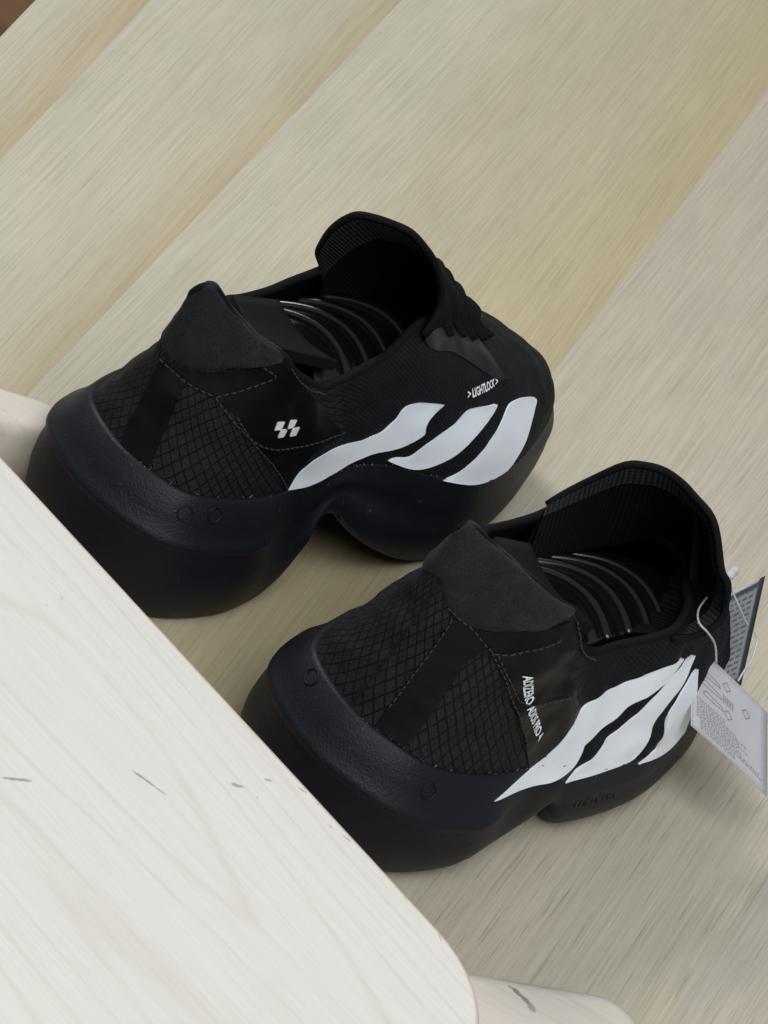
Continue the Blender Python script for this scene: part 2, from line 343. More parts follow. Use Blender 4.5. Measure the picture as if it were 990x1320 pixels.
# ------------------------------------------------------------------ table top of planks
table = empty('table', (0, 0, 0))
tag(table, 'pale oak table top of wide straight planks under the black shoes', 'table')
# plank joints: a point on each and its direction (degrees)
JOINTS = [(-28.17, 18.6, 91.9), (-23.95, 18.6, 91.0), (-14.86, 18.6, 88.3), (3.46, 18.6, 86.2), (13.38, 18.6, 84.0), (25.6, 18.6, 82.0), (38.5, 18.6, 81.0)]
def on_joint(j, y):
    x0, y0, a = JOINTS[j]; return x0 + (y - y0) / math.tan(R(a))
WC = dict(pale=(.490, .452, .345), tan=(.440, .366, .236), yel=(.450, .374, .226), grey=(.462, .415, .320), pink=(.460, .408, .326), g2=(.430, .388, .318))
PL = [('pale', 'tan', .45, .08), ('pale', 'tan', .72, .08), ('pale', 'yel', .50, .08), ('grey', 'grey', .5, .16), ('pink', 'grey', .35, .36), ('g2', 'grey', .5, .30)]
for i, (a, b_, mid, pores) in enumerate(PL):
    x0, y0, an0 = JOINTS[i]; an1 = JOINTS[i + 1][2]
    ang = R((an0 + an1) / 2); cx = (on_joint(i, 18.6) + on_joint(i + 1, 18.6)) / 2
    g = .001
    cs = [(on_joint(i, -75) + g, -75), (on_joint(i + 1, -75) - g, -75), (on_joint(i + 1, 120) - g, 120), (on_joint(i, 120) + g, 120)]
    ca, sa = math.cos(-ang), math.sin(-ang)
    loc = [((x - cx) * ca - (y - 18.6) * sa, (x - cx) * sa + (y - 18.6) * ca) for x, y in cs]
    e = .002
    V = [(x, y, -2.4) for x, y in loc] + [(x, y, -e) for x, y in loc]
    mx = sum(p[0] for p in loc) / 4; my = sum(p[1] for p in loc) / 4
    V += [(x - e * (1 if x > mx else -1), y - e * (1 if y > my else -1), 0) for x, y in loc]
    F = [(3, 2, 1, 0)] + [(k, (k + 1) % 4, 4 + (k + 1) % 4, 4 + k) for k in range(4)] + [(4 + k, 4 + (k + 1) % 4, 8 + (k + 1) % 4, 8 + k) for k in range(4)] + [(8, 9, 10, 11)]
    uv = [(0, 1), (0, 0), (0, 0), (0, 1)]; UV = [(u[0], {0: 0, 1: 1, 2: 1, 3: 0}[k % 4]) for k in range(12) for u in [(0, 0)]]
    p = mesh_obj('plank', V, F, plank_mat(i, WC[a], WC[b_], mid, pores), table, smooth=False, uv=UV)
    p.location = (cx * S, 18.6 * S, 0); p.rotation_euler = (0, 0, ang)
# frame rail and legs under the top keep it off the floor
tm = simple_mat('table_frame', (.4, .36, .28), .6)
def box(x0, x1, y0, y1, z0, z1):
    V = [(x, y, z) for z in (z0, z1) for x, y in ((x0, y0), (x1, y0), (x1, y1), (x0, y1))]
    return V, [(3, 2, 1, 0), (4, 5, 6, 7), (0, 1, 5, 4), (1, 2, 6, 5), (2, 3, 7, 6), (3, 0, 4, 7)]
for lx, ly in ((-24, 108), (44, 108), (-24, -66), (22, -66)):
    mesh_obj('leg', *box(lx - 3, lx + 3, ly - 3, ly + 3, -72, -2.41), tm, table, smooth=False)

m, nt, b, N, L = new_mat('brown_floor')
tc = N('ShaderNodeTexCoord'); mp = N('ShaderNodeMapping'); mp.inputs['Scale'].default_value = (2, 40, 1); mp.inputs['Rotation'].default_value = (0, 0, .5)
L(tc.outputs['Object'], mp.inputs[0]); n = N('ShaderNodeTexNoise', i_Scale=1.0, i_Detail=5.0); L(mp.outputs[0], n.inputs['Vector'])
L(ramp(N, L, n.outputs['Fac'], [(.3, (.12, .052, .016)), (.7, (.20, .095, .034))]), b.inputs['Base Color']); b.inputs['Roughness'].default_value = .45
fl = mesh_obj('floor', [(-400, -300, -72), (400, -300, -72), (400, 600, -72), (-400, 600, -72)], [(0, 1, 2, 3)], m, smooth=False)
tag(fl, kind='structure')

# ------------------------------------------------------------------ stool
stool = empty('stool', (-12, -40, 0))
tag(stool, 'low whitewashed birch stool whose seat edge hides the shoe heels', 'stool')
HS = 8.0
EA = R(-25.26); ev = Vector((math.cos(EA), math.sin(EA))); nv = Vector((ev.y, -ev.x))
A0 = Vector((-13.464, -23.135))
def seat_outline(inset):
    rr = 5.0; L1, W = 25.15 + rr, 38.0; lo = -27.0
    pts = []
    def arc(c, a0):
        for k in range(13):
            a = a0 + (math.pi / 2) * k / 12
            pts.append(c + (-nv) * (rr - inset) * math.cos(a) + ev * (rr - inset) * math.sin(a))
    arc(A0 + ev * (L1 - rr) + nv * rr, 0)
    arc(A0 + ev * (L1 - rr) + nv * (W - rr), math.pi / 2)
    arc(A0 + ev * (lo + rr) + nv * (W - rr), math.pi)
    arc(A0 + ev * (lo + rr) + nv * rr, 1.5 * math.pi)
    return pts
prof = [(.18, HS - 1.5), (.03, HS - 1.42), (0, HS - 1.3), (0, HS - .2), (.03, HS - .08), (.09, HS - .025), (.2, HS)]
V = []; so = stool.location / S
for ins, z in prof: V += [(p.x, p.y, z) for p in seat_outline(ins)]
n = 52
F = [(r * n + k, r * n + (k + 1) % n, (r + 1) * n + (k + 1) % n, (r + 1) * n + k) for r in range(len(prof) - 1) for k in range(n)]
F = [f[::-1] for f in F]
F += [tuple(range(n)), tuple((len(prof) - 1) * n + k for k in range(n))[::-1]]
ca, sa = math.cos(-EA), math.sin(-EA)
def to_seat(x, y):
    x -= A0.x; y -= A0.y; return (x * ca - y * sa, x * sa + y * ca)
V = [(*to_seat(v[0], v[1]), v[2]) for v in V]
SEATMARKS = []
for wx, wy, ang, lx, ly, k in [(-2.15, -35.35, .32, .85, .07, .75), (-5.9, -39.0, 1.1, .75, .08, .8), (.62, -32.9, .9, .30, .10, .75), (1.45, -31.7, 1.0, .2, .07, .6), (2.7, -31.15, .3, .22, .06, .6), (4.2, -32.1, .3, .16, .06, .5), (4.95, -32.2, .2, .22, .05, .6), (1.46, -32.9, 0, .06, .05, .8), (3.3, -31.2, -.4, .3, .05, .6), (4.6, -31.75, -.4, .45, .05, .7), (6.2, -32.5, -.4, .5, .04, .7), (7.6, -33.2, -.45, .4, .05, .6), (-5.5, -27.0, .5, .12, .06, .6), (-8.2, -25.8, -.4, .3, .04, .5), (9.4, -34.2, -.5, .3, .05, .5)]:
    q = to_seat(wx, wy); SEATMARKS.append((q[0], q[1], ang, lx, ly, k))
seat = mesh_obj('seat', V, F, birch_mat('birch_veneer', (.60, .57, .515), SEATMARKS), stool, smooth=False)
seat.location = Vector((A0.x, A0.y, 0)) * S - stool.location; seat.rotation_euler = (0, 0, EA)
seat.data.materials.append(simple_mat('seat_cut_edge', (.52, .42, .33), .7, 300, .3, .0006, var=.35))
for p in seat.data.polygons[:-2]:
    p.use_smooth = True; p.material_index = 1
# two rounded runners lie on the table and four posts carry the seat
legm = birch_mat('birch_runner', (.60, .535, .47), [(25.75, 12.5, -.35, .55, .16, .95), (26.4, 12.2, -.3, .3, .2, .7), (28.3, 12.0, .9, .25, .05, .6)])
def runner(ex, ey, ang, length, width, top, rr=1.9):
    """far top edge ends at ex,ey; runs back the other way, ends rounded in plan"""
    d = Vector((math.cos(ang), math.sin(ang))); w = Vector((d.y, -d.x)); pts = []
    for c, a0 in (((-rr, rr), 90), ((-rr, width - rr), 0), ((-length + rr, width - rr), -90), ((-length + rr, rr), -180)):
        for k in range(9): a = R(a0 - 90 * k / 8); pts.append((c, (math.cos(a), -math.sin(a)), rr))
    V = []; F = []; n = len(pts)
    pr = [(.2, 0), (0, .25), (0, top - rr * .45), (rr * .05, top - rr * .3), (rr * .16, top - rr * .14), (rr * .32, top - rr * .04), (rr * .5, top)]
    for ins, z in pr:
        for c, dr, r_ in pts:
            q = Vector((ex, ey)) + d * (c[0] + dr[0] * (r_ - ins)) + w * (c[1] + dr[1] * (r_ - ins)); V.append((q.x - so.x, q.y - so.y, z))
    for r_ in range(len(pr) - 1):
        for k in range(n): F.append((r_ * n + k, r_ * n + (k + 1) % n, (r_ + 1) * n + (k + 1) % n, (r_ + 1) * n + k)[::-1])
    F += [tuple(range(n)), tuple((len(pr) - 1) * n + k for k in range(n))[::-1]]
    return mesh_obj('runner', V, F, legm, stool)
runner(17.9, -23.55, R(31.6), 44, 5.6, 2.4)
runner(-13.6, -10.3, R(26), 42, 2.6, 3.0, 1.25)
for px_, py_ in ((3.5, -37), (-3.0, -41), (-27.0, -21.5), (-33, -24.5)):
    q = tube([(px_ - so.x, py_ - so.y, 2.0), (px_ - so.x, py_ - so.y, HS - 1.45)], 1.4, 16)
    mesh_obj('post', q[0], q[1], legm, stool)

# ------------------------------------------------------------------ shoes
# 17 stations from heel centre (0) along one side to the toe (16); (x forward, |y|, z)
MED = dict(
 rim=[(1.3, 0, 6.5), (1.9, 2.4, 6.5), (3.2, 3.45, 6.4), (6, 4.05, 6.2), (8, 4.1, 6.25), (9.2, 4.1, 6.4), (9.9, 4.1, 6.45), (10.4, 4.1, 6.5), (11.2, 4.12, 6.55), (12.6, 4.25, 6.5), (14.5, 4.55, 6.15), (17.3, 5.25, 5.4), (19.9, 5.7, 4.9), (23, 5.25, 4.7), (26, 4.25, 4.6), (29.0, 2.8, 4.45), (30.7, .5, 4.3)],
 bot=[(.6, 0, .25), (1.4, 2.5, .1), (3.4, 4.0, 0), (6, 4.7, 0), (8, 4.75, .1), (9.2, 4.7, .6), (9.75, 4.65, 2.0), (9.95, 4.6, 3.9), (10.8, 4.7, 4.55), (12.3, 5.1, 3.5), (14.5, 5.4, 2.15), (17.3, 5.5, .8), (20.2, 5.4, 0), (23, 5.1, .25), (26, 4.2, .9), (28.9, 2.9, 1.8), (30.7, .6, 2.4)])
LAT = dict(
 rim=[(1.3, 0, 6.5), (2.0, 2.35, 6.35), (3.4, 3.6, 5.95), (6, 4.45, 5.5), (8.2, 4.75, 5.3), (9.3, 4.9, 5.1), (10, 5.05, 5.0), (10.6, 5.15, 4.95), (11.4, 5.25, 4.45), (12.6, 5.45, 4.15), (14.5, 5.65, 3.9), (17.4, 5.75, 3.8), (20, 5.3, 4.0), (23, 4.7, 4.3), (26, 3.6, 4.55), (29.2, 1.9, 4.45), (30.7, -.5, 4.3)],
 bot=[(.6, 0, .25), (1.8, 2.5, .1), (4.2, 3.9, 0), (6.4, 4.5, 0), (8.6, 4.6, .1), (10.2, 4.5, .4), (11.4, 4.45, .9), (12.2, 4.4, 1.4), (12.7, 4.5, 1.35), (13.3, 4.85, .35), (14.8, 5.1, 0), (17.5, 5.4, 0), (20.2, 5.25, 0), (23.3, 4.5, .25), (26.2, 3.4, .9), (29, 1.6, 1.8), (30.7, -.6, 2.4)])
TOP = {
 'left': dict(
  near=[(1.5, .05, 14.6), (2.3, -.85, 13.9), (3.0, -1.9, 13.4), (4.1, -2.9, 13.0), (5.0, -3.2, 12.3), (6.1, -3.3, 11.7), (6.8, -3.3, 11.35), (7.5, -3.3, 11.1), (9, -3.2, 11.15), (10.5, -3.05, 11.4), (11.9, -2.85, 11.6), (14.2, -2.2, 12.2), (17, -1.5, 11.3), (19, -1.2, 10.4), (20.8, -1, 9.6), (22, -.6, 9.1), (22.4, 0, 9)],
  far=[(1.5, .75, 13.5), (3.2, 1.25, 12.0), (5.0, 1.7, 11.2), (6.2, 2.2, 10.8), (7.2, 2.6, 10.5), (7.9, 2.9, 10.3), (8.4, 3.3, 10.1), (9.5, 3.3, 10.0), (11, 3.2, 10.2), (12.5, 3, 10.8), (14.5, 2.4, 11.8), (17, 1.7, 11.3), (19, 1.4, 10.4), (20.8, 1.1, 9.6), (22, .6, 9.1)]),
 'right': dict(
  near=[(1.6, .05, 15.8), (3.0, -.95, 15.0), (3.9, -1.8, 14.5), (4.8, -2.6, 14.0), (5.6, -3.05, 13.6), (7.0, -3.4, 12.9), (7.4, -3.6, 12.2), (8.2, -3.7, 11.1), (9.4, -3.7, 10.4), (10.6, -3.8, 10.0), (12.0, -3.8, 9.85), (15.0, -4.3, 10.1), (17.6, -3.4, 10.0), (19, -2.4, 9.7), (20.5, -1.6, 9.3), (21.6, -.8, 9.0), (22, 0, 8.9)],
  far=[(2.1, .75, 14.4), (3.8, 1.25, 12.8), (6.0, 1.7, 11.9), (7.8, 2.2, 11.3), (9.1, 2.6, 10.9), (10.2, 3.05, 10.6), (11.4, 3.1, 10.4), (12.6, 3.15, 10.2), (14.0, 3.1, 10.2), (15.2, 2.9, 10.6), (16.5, 2.4, 10.9), (18, 1.9, 10.6), (19.3, 1.5, 9.9), (20.6, 1.1, 9.4), (21.6, .6, 9.0)])}
TONGUE = {
 'left': [(14.2, 2.7, 10.25), (12.6, 2.6, 11.85), (11.9, 2.4, 12.85), (11.2, 1.9, 14.35), (11.0, 1.25, 15.55), (11.2, .6, 15.95), (11.7, 0, 16.05), (12.2, -.65, 16.05), (12.9, -1.25, 15.55), (13.6, -1.5, 14.95), (14.3, -1.9, 14.05), (14.6, -2.2, 12.95), (14.0, -2.5, 11.95)],
 'right': [(14.2, 2.9, 10.8), (15.0, 2.3, 12.2), (15.3, 1.4, 13.9), (15.8, .8, 14.3), (16.3, .2, 14.4), (17.0, -.4, 14.1), (17.4, -1.0, 13.8), (17.4, -1.9, 13.7), (17.5, -2.55, 13.2), (17.4, -3.6, 12.2), (17.6, -4.1, 11.8), (17.9, -4.4, 10.9), (17.9, -4.6, 10.4), (17.4, -4.6, 9.95), (16.4, -4.5, 9.75), (15.0, -4.35, 10.05)]}
NS = 384
IDX = list(range(17)) + list(range(15, 0, -1))

class Shoe: pass
def shoe_surfaces(side):
    s = Shoe(); near, far = (MED, LAT) if side == 'left' else (LAT, MED)
    def loop(k):
        a = [(x, -y, z) for x, y, z in near[k]]; b_ = [(x, y, z) for x, y, z in far[k]]
        # the two sides share the heel and toe points
        return np.array(a + b_[15:0:-1], float)
    s.krim, s.kbot = loop('rim'), loop('bot')
    if side == 'right':
        for q in (s.krim, s.kbot):
            f = np.clip((q[:, 0] - 22) / 9, 0, None); q[:, 1] += 2.4 * f ** 2; q[:, 0] -= 1.2 * f
    s.ktop = np.array(TOP[side]['near'] + TOP[side]['far'][::-1], float)
    s.rim = spline(s.krim, NS, True); s.bot = spline(s.kbot, NS, True); s.top = spline(s.ktop, NS, True)
    t = np.roll(s.rim, -3, 0) - np.roll(s.rim, 3, 0); t[:, 2] = 0; t /= np.linalg.norm(t, axis=1)[:, None]
    s.out = np.stack([t[:, 1], -t[:, 0], np.zeros(NS)], -1)      # outward in plan
    c = s.rim.mean(0); 
    if ((s.out * (s.rim - c)).sum(1) < 0).mean() > .5: s.out *= -1
    # smooth the outward field
    for _ in range(6): s.out = (np.roll(s.out, 1, 0) + s.out + np.roll(s.out, -1, 0)) / 3
    s.out /= np.linalg.norm(s.out, axis=1)[:, None]
    st = np.array([0, 1, 2, 3, 4, 5, 6, 7, 8, 9, 10, 11, 12, 13, 14, 15, 16, 15, 14, 13, 12, 11, 10, 9, 8, 7, 6, 5, 4, 3, 2, 1], float)
    s.st = spline(np.stack([st, st], -1), NS, True)[:, 0]       # station number 0 heel .. 16 toe
    s.nearside = np.r_[np.ones(NS // 2, bool), np.zeros(NS - NS // 2, bool)]
    # control loops of the upper
    w = np.clip((s.st - 9.5) / 4.5, 0, 1)[:, None]; w = w * w * (3 - 2 * w)       # 0 wall .. 1 vamp
    heel = np.clip(1 - s.st / 3.0, 0, 1)[:, None]
    d = s.top - s.rim
    wallb1 = s.rim + d * .33 + s.out * (.25 - .95 * heel); wallb2 = s.rim + d * .68 + s.out * (.15 - 1.15 * heel)
    upv = np.array([0, 0, 1.])
    vb1 = s.rim + upv * (1.3 + .5 * (1 - np.clip((s.st - 12) / 4, 0, 1)[:, None])) + s.out * .12
    vb2 = s.rim + d * .50 + upv * (1.35 - .55 * np.clip((s.st - 13) / 3, 0, 1)[:, None]) + s.out * .35
    s.c1 = wallb1 * (1 - w) + vb1 * w; s.c2 = wallb2 * (1 - w) + vb2 * w
    return s

def upper_at(s, t):
    """t array (NT) -> grid NS x NT x 3"""
    t = np.asarray(t)[None, :, None]
    a, b_, c, d = (q[:, None, :] for q in (s.rim, s.c1, s.c2, s.top))
    return a * (1 - t) ** 3 + 3 * b_ * t * (1 - t) ** 2 + 3 * c * t * t * (1 - t) + d * t ** 3

def grid_normals(G):
    du = np.roll(G, -1, 0) - np.roll(G, 1, 0); dv = np.gradient(G, axis=1)
    n = np.cross(du, dv); n /= np.linalg.norm(n, axis=2)[:, :, None] + 1e-9
    return n

def wrinkle(G, nrm, amp, seed):
    H = np.zeros(G.shape[:2])
    for i in range(G.shape[0]):
        for k in range(G.shape[1]):
            p = G[i, k]; H[i, k] = noise.noise(Vector((p[0] * .55 + seed, p[1] * .8, p[2] * .9))) + .5 * noise.noise(Vector((p[0] * 1.3, p[1] * 1.3 + seed, p[2] * 1.9)))
    f = np.linspace(0, 1, G.shape[1]); f = np.clip(np.minimum(f / .12, (1 - f) / .1), 0, 1)
    return G + nrm * (H * f[None, :] * amp)[:, :, None]

def surf_bvh(G, closed=True):
    n, m_ = G.shape[:2]
    return BVHTree.FromPolygons([Vector(p) for p in G.reshape(-1, 3)], grid_faces(n, m_, closed))

def drape(points, bvh, d, lift):
    """points near the surface -> points on it, pushed out by lift (number or list)"""
    out = []
    for k, p in enumerate(points):
        p = Vector(p); h = bvh.ray_cast(p + d * 1.2, -d, 2.4)
        if h[0] is None: h = bvh.find_nearest(p)
        q, nn = h[0], h[1]
        if nn.dot(d) < 0: nn = -nn
        out.append(q + nn * (lift[k] if hasattr(lift, '__len__') else lift))
    return out

def round_off(P):
    """corner cutting that keeps sharp corners"""
    sharp = [True] * len(P)
    for i in range(len(P)):
        a, b_ = P[i] - P[i - 1], P[(i + 1) % len(P)] - P[i]
        sharp[i] = a @ b_ / (np.linalg.norm(a) * np.linalg.norm(b_) + 1e-9) < .35
    P = list(P)
    for _ in range(3):
        Q, sh = [], []
        for i in range(len(P)):
            p, q, n_ = P[i - 1], P[i], P[(i + 1) % len(P)]
            if sharp[i]: Q.append(q); sh.append(True)
            else: Q += [q * .75 + p * .25, q * .75 + n_ * .25]; sh += [False, False]
        P, sharp = Q, sh
    return np.array(P)

def patch(name, outline, bvh, mat, parent, lift=.05, step=.28, smooth_outline=False, uvscale=1.0, bridge=0):
    """a thin sheet cut to an outline (3-D points on the surface) and laid on the surface"""
    P = np.asarray(outline, float)
    if smooth_outline: P = round_off(P)
    B = resample(P, .14, True)
    nrm = Vector((0, 0, 0)); c = Vector(B.mean(0))
    for p in B: 
        h = bvh.find_nearest(Vector(p)); nn = h[1]
        if nn.dot(nrm) < 0 and nrm.length > 0: nn = -nn
        nrm += nn
    d = nrm.normalized()
    ctr = Vector((10, 0, 4))
    if d.dot(c - ctr) < 0: d = -d
    e1 = d.cross(Vector((0, 0, 1))).normalized(); e2 = d.cross(e1)
    E = np.array([e1, e2, d]); Q = (B - np.array(c)) @ E.T
    n = len(Q); q2 = [Vector(x) for x in Q[:, :2]]
    lo, hi = Q[:, :2].min(0), Q[:, :2].max(0); pts = []
    for a in np.arange(lo[0] + step / 2, hi[0], step):
        for b_ in np.arange(lo[1] + step / 2, hi[1], step):
            ins = False; j = n - 1; dm = 9
            for i in range(n):
                xi, yi = Q[i, 0], Q[i, 1]; xj, yj = Q[j, 0], Q[j, 1]
                if (yi > b_) != (yj > b_) and a < (xj - xi) * (b_ - yi) / (yj - yi) + xi: ins = not ins
                dm = min(dm, (xi - a) ** 2 + (yi - b_) ** 2); j = i
            if ins and dm > (.1) ** 2: pts.append(Vector((a, b_)))
    res = delaunay_2d_cdt(q2 + pts, [], [list(range(n))], 1, 1e-5)
    vs, fs, orig = res[0], res[2], res[3]
    V3 = []
    for v in vs:
        ww = 1 / (((Q[:, :2] - np.array(v)) ** 2).sum(1) + 1e-4) ** 1.5; dep = (ww * Q[:, 2]).sum() / ww.sum()
        V3.append(c + e1 * v.x + e2 * v.y + d * dep)
    T = drape(V3, bvh, d, lift); Lw = drape(V3, bvh, d, -.03)
    # the film bridges hollows instead of sinking into them
    nb = [set() for _ in T]
    for f in fs:
        for i in range(3): nb[f[i]].add(f[(i + 1) % 3]); nb[f[i]].add(f[i - 1])
    h0 = [(Vector(t) - c).dot(d) for t in T]; hh_ = list(h0)
    for _ in range(bridge):
        hh_ = [max(h0[i], sum(hh_[j] for j in nb[i]) / max(1, len(nb[i]))) if nb[i] else h0[i] for i in range(len(T))]
    for _ in range(2 if bridge else 0):
        hh_ = [hh_[i] * .4 + .6 * sum(hh_[j] for j in nb[i]) / len(nb[i]) if nb[i] else hh_[i] for i in range(len(T))]
    rim_ = {q for f in fs for q in f if False}; ed = {}
    for f in fs:
        for i in range(3): e_ = tuple(sorted((f[i], f[(i + 1) % 3]))); ed[e_] = ed.get(e_, 0) + 1
    for e_, k_ in ed.items():
        if k_ == 1: rim_.update(e_)
    T = [t + d * min(max(hh_[i], h0[i] - lift * .5) - h0[i], .12 if i in rim_ else 9) for i, t in enumerate(T)]
    V = list(T); F = []
    for f in fs:
        f = tuple(f); a, b_, c_ = (T[i] for i in f[:3])
        if (b_ - a).cross(c_ - a).dot(d) < 0: f = f[::-1]
        F.append(f)
    cnt = {}
    for f in F:
        for i in range(len(f)): cnt[(f[i], f[(i + 1) % len(f)])] = 1
    low = {}
    for (i, j) in [k for k in cnt if (k[1], k[0]) not in cnt]:
        for q in (i, j):
            if q not in low: low[q] = len(V); V += [T[q], Lw[q]]
        F.append((low[j], low[i], low[i] + 1, low[j] + 1))
    uv = [((Vector(v) - c).dot(e1) * uvscale, (Vector(v) - c).dot(e2) * uvscale) for v in V]
    return mesh_obj(name, V, F, mat, parent, uv=uv)

def stitches(lines, bvh, parent, lift=.05, dash=.20, gap=.13, rad=.032):
    parts = []
    for P in lines:
        P = spline(P, len(P) * 8); Q = resample(P, .05); n = len(Q); k = 0; a, g = int(dash / .05), int(gap / .05)
        while k + a < n:
            seg = []
            for i in range(k, k + a + 1):
                h = bvh.find_nearest(Vector(Q[i])); nn = h[1]
                if nn.dot(h[0] - Vector((10, 0, 4))) < 0: nn = -nn
                f = (i - k) / a; seg.append(h[0] + nn * (lift + .03 * math.sin(math.pi * f)))
            parts.append(tube(seg, rad, 5)); k += a + g
    V, F = join(parts)
    o = mesh_obj('stitching', V, F, M['thread'], parent); o['kind'] = 'stuff'
    return o

def surf_text(name, body, p0, p1, upv, height, bvh, parent, stretch=.6, lift=.06, bend=None, mat=None):
    """flat print of body running from p0 towards p1 on the surface"""
    cu = bpy.data.curves.new('print_text', 'FONT'); cu.body = body; cu.size = 1; cu.fill_mode = 'FRONT'; cu.resolution_u = 3; cu.offset = .012
    to = bpy.data.objects.new('print_text', cu); COL.objects.link(to)
    me = bpy.data.meshes.new_from_object(to.evaluated_get(bpy.context.evaluated_depsgraph_get()))
    bpy.data.objects.remove(to); bpy.data.curves.remove(cu)
    p0, p1, upv = Vector(p0), Vector(p1), Vector(upv); ax = p1 - p0; ln = ax.length; ax.normalize()
    w = max(v.co.x for v in me.vertices); h = .72
    nn = ax.cross(upv).normalized(); uy = nn.cross(ax).normalized()
    raw = [p0 + ax * (v.co.x / w * ln) + uy * (v.co.y / h * height) + (nn * 0) for v in me.vertices]
    T = drape(raw, bvh, nn, lift) if bvh else raw
    F = [tuple(p.vertices) for p in me.polygons]; bpy.data.meshes.remove(me)
    return mesh_obj(name, T, F, mat or M['print'], parent, smooth=False)

def build_sole(s, root):
    fade = np.clip((8.6 - s.krim[:, 0][0] - 0) / 1, 0, 1)
    x = s.rim[:, 0]; hz = np.clip((9.0 - x) / 3.5, 0, 1)[:, None]; hz = hz * hz * (3 - 2 * hz)      # heel zone with the ridge
    tz = np.clip((s.st - 13) / 3, 0, 1)[:, None]
    upv = np.array([0, 0, 1.])
    rim, bot, out = s.rim, s.bot, s.out
    H = np.clip(rim[:, 2:3] - bot[:, 2:3], .4, None)
    rdz = 1.85 * hz + .30 * H * (1 - hz); rdo = 1.2 * hz + (.32 + .2 * tz) * (1 - hz)
    lp = .25 + .75 * hz
    loops = [rim - out * .7 - upv * 1.2, rim - out * .16 - upv * .12, rim - out * .04 * lp, rim + out * .10 * lp, rim + out * .24 * lp - upv * .09]
    ridge = rim + out * rdo - upv * rdz
    loops.append(rim + (ridge - rim) * .55 + out * .02 + upv * (-.08 * hz))
    loops.append(ridge - out * .13 * hz + upv * .15)
    loops.append(ridge)
    loops.append(ridge + out * .02 - upv * .18)
    loops.append(ridge - out * .16 * hz - upv * np.minimum(.42, H * .1))
    a = loops[-1]; b_ = bot
    rear = np.clip(1 - s.st / 2.2, 0, 1)[:, None]
    bulge = (.5 + .05 * rear) * hz + .42 * (1 - hz)
    bulge = bulge * np.clip(H / 4, .35, 1)
    for f, k in ((.2, .62), (.4, .96), (.6, 1.0), (.78, .78), (.9, .45)):
        loops.append(a + (b_ - a) * f + out * bulge * k)
    loops.append(b_ + (a - b_) * .04 + out * bulge * .22)
    loops.append(b_ - out * .12)
    loops.append(b_ - out * .5 + upv * .02)
    # underside: sink towards the middle line
    mid = b_.copy(); mid[:, 1] = mid[:, 1] * .45
    ar = np.exp(-((b_[:, :1] - 12.5) / 2.6) ** 2) * np.clip((b_[:, 2:3]), 0, 1)
    loops.append(mid + upv * (.12 + .9 * ar))
    mid2 = b_.copy(); mid2[:, 1] = 0; loops.append(mid2 + upv * (.15 + 1.0 * ar))
    G = np.stack(loops, 1)
    return G

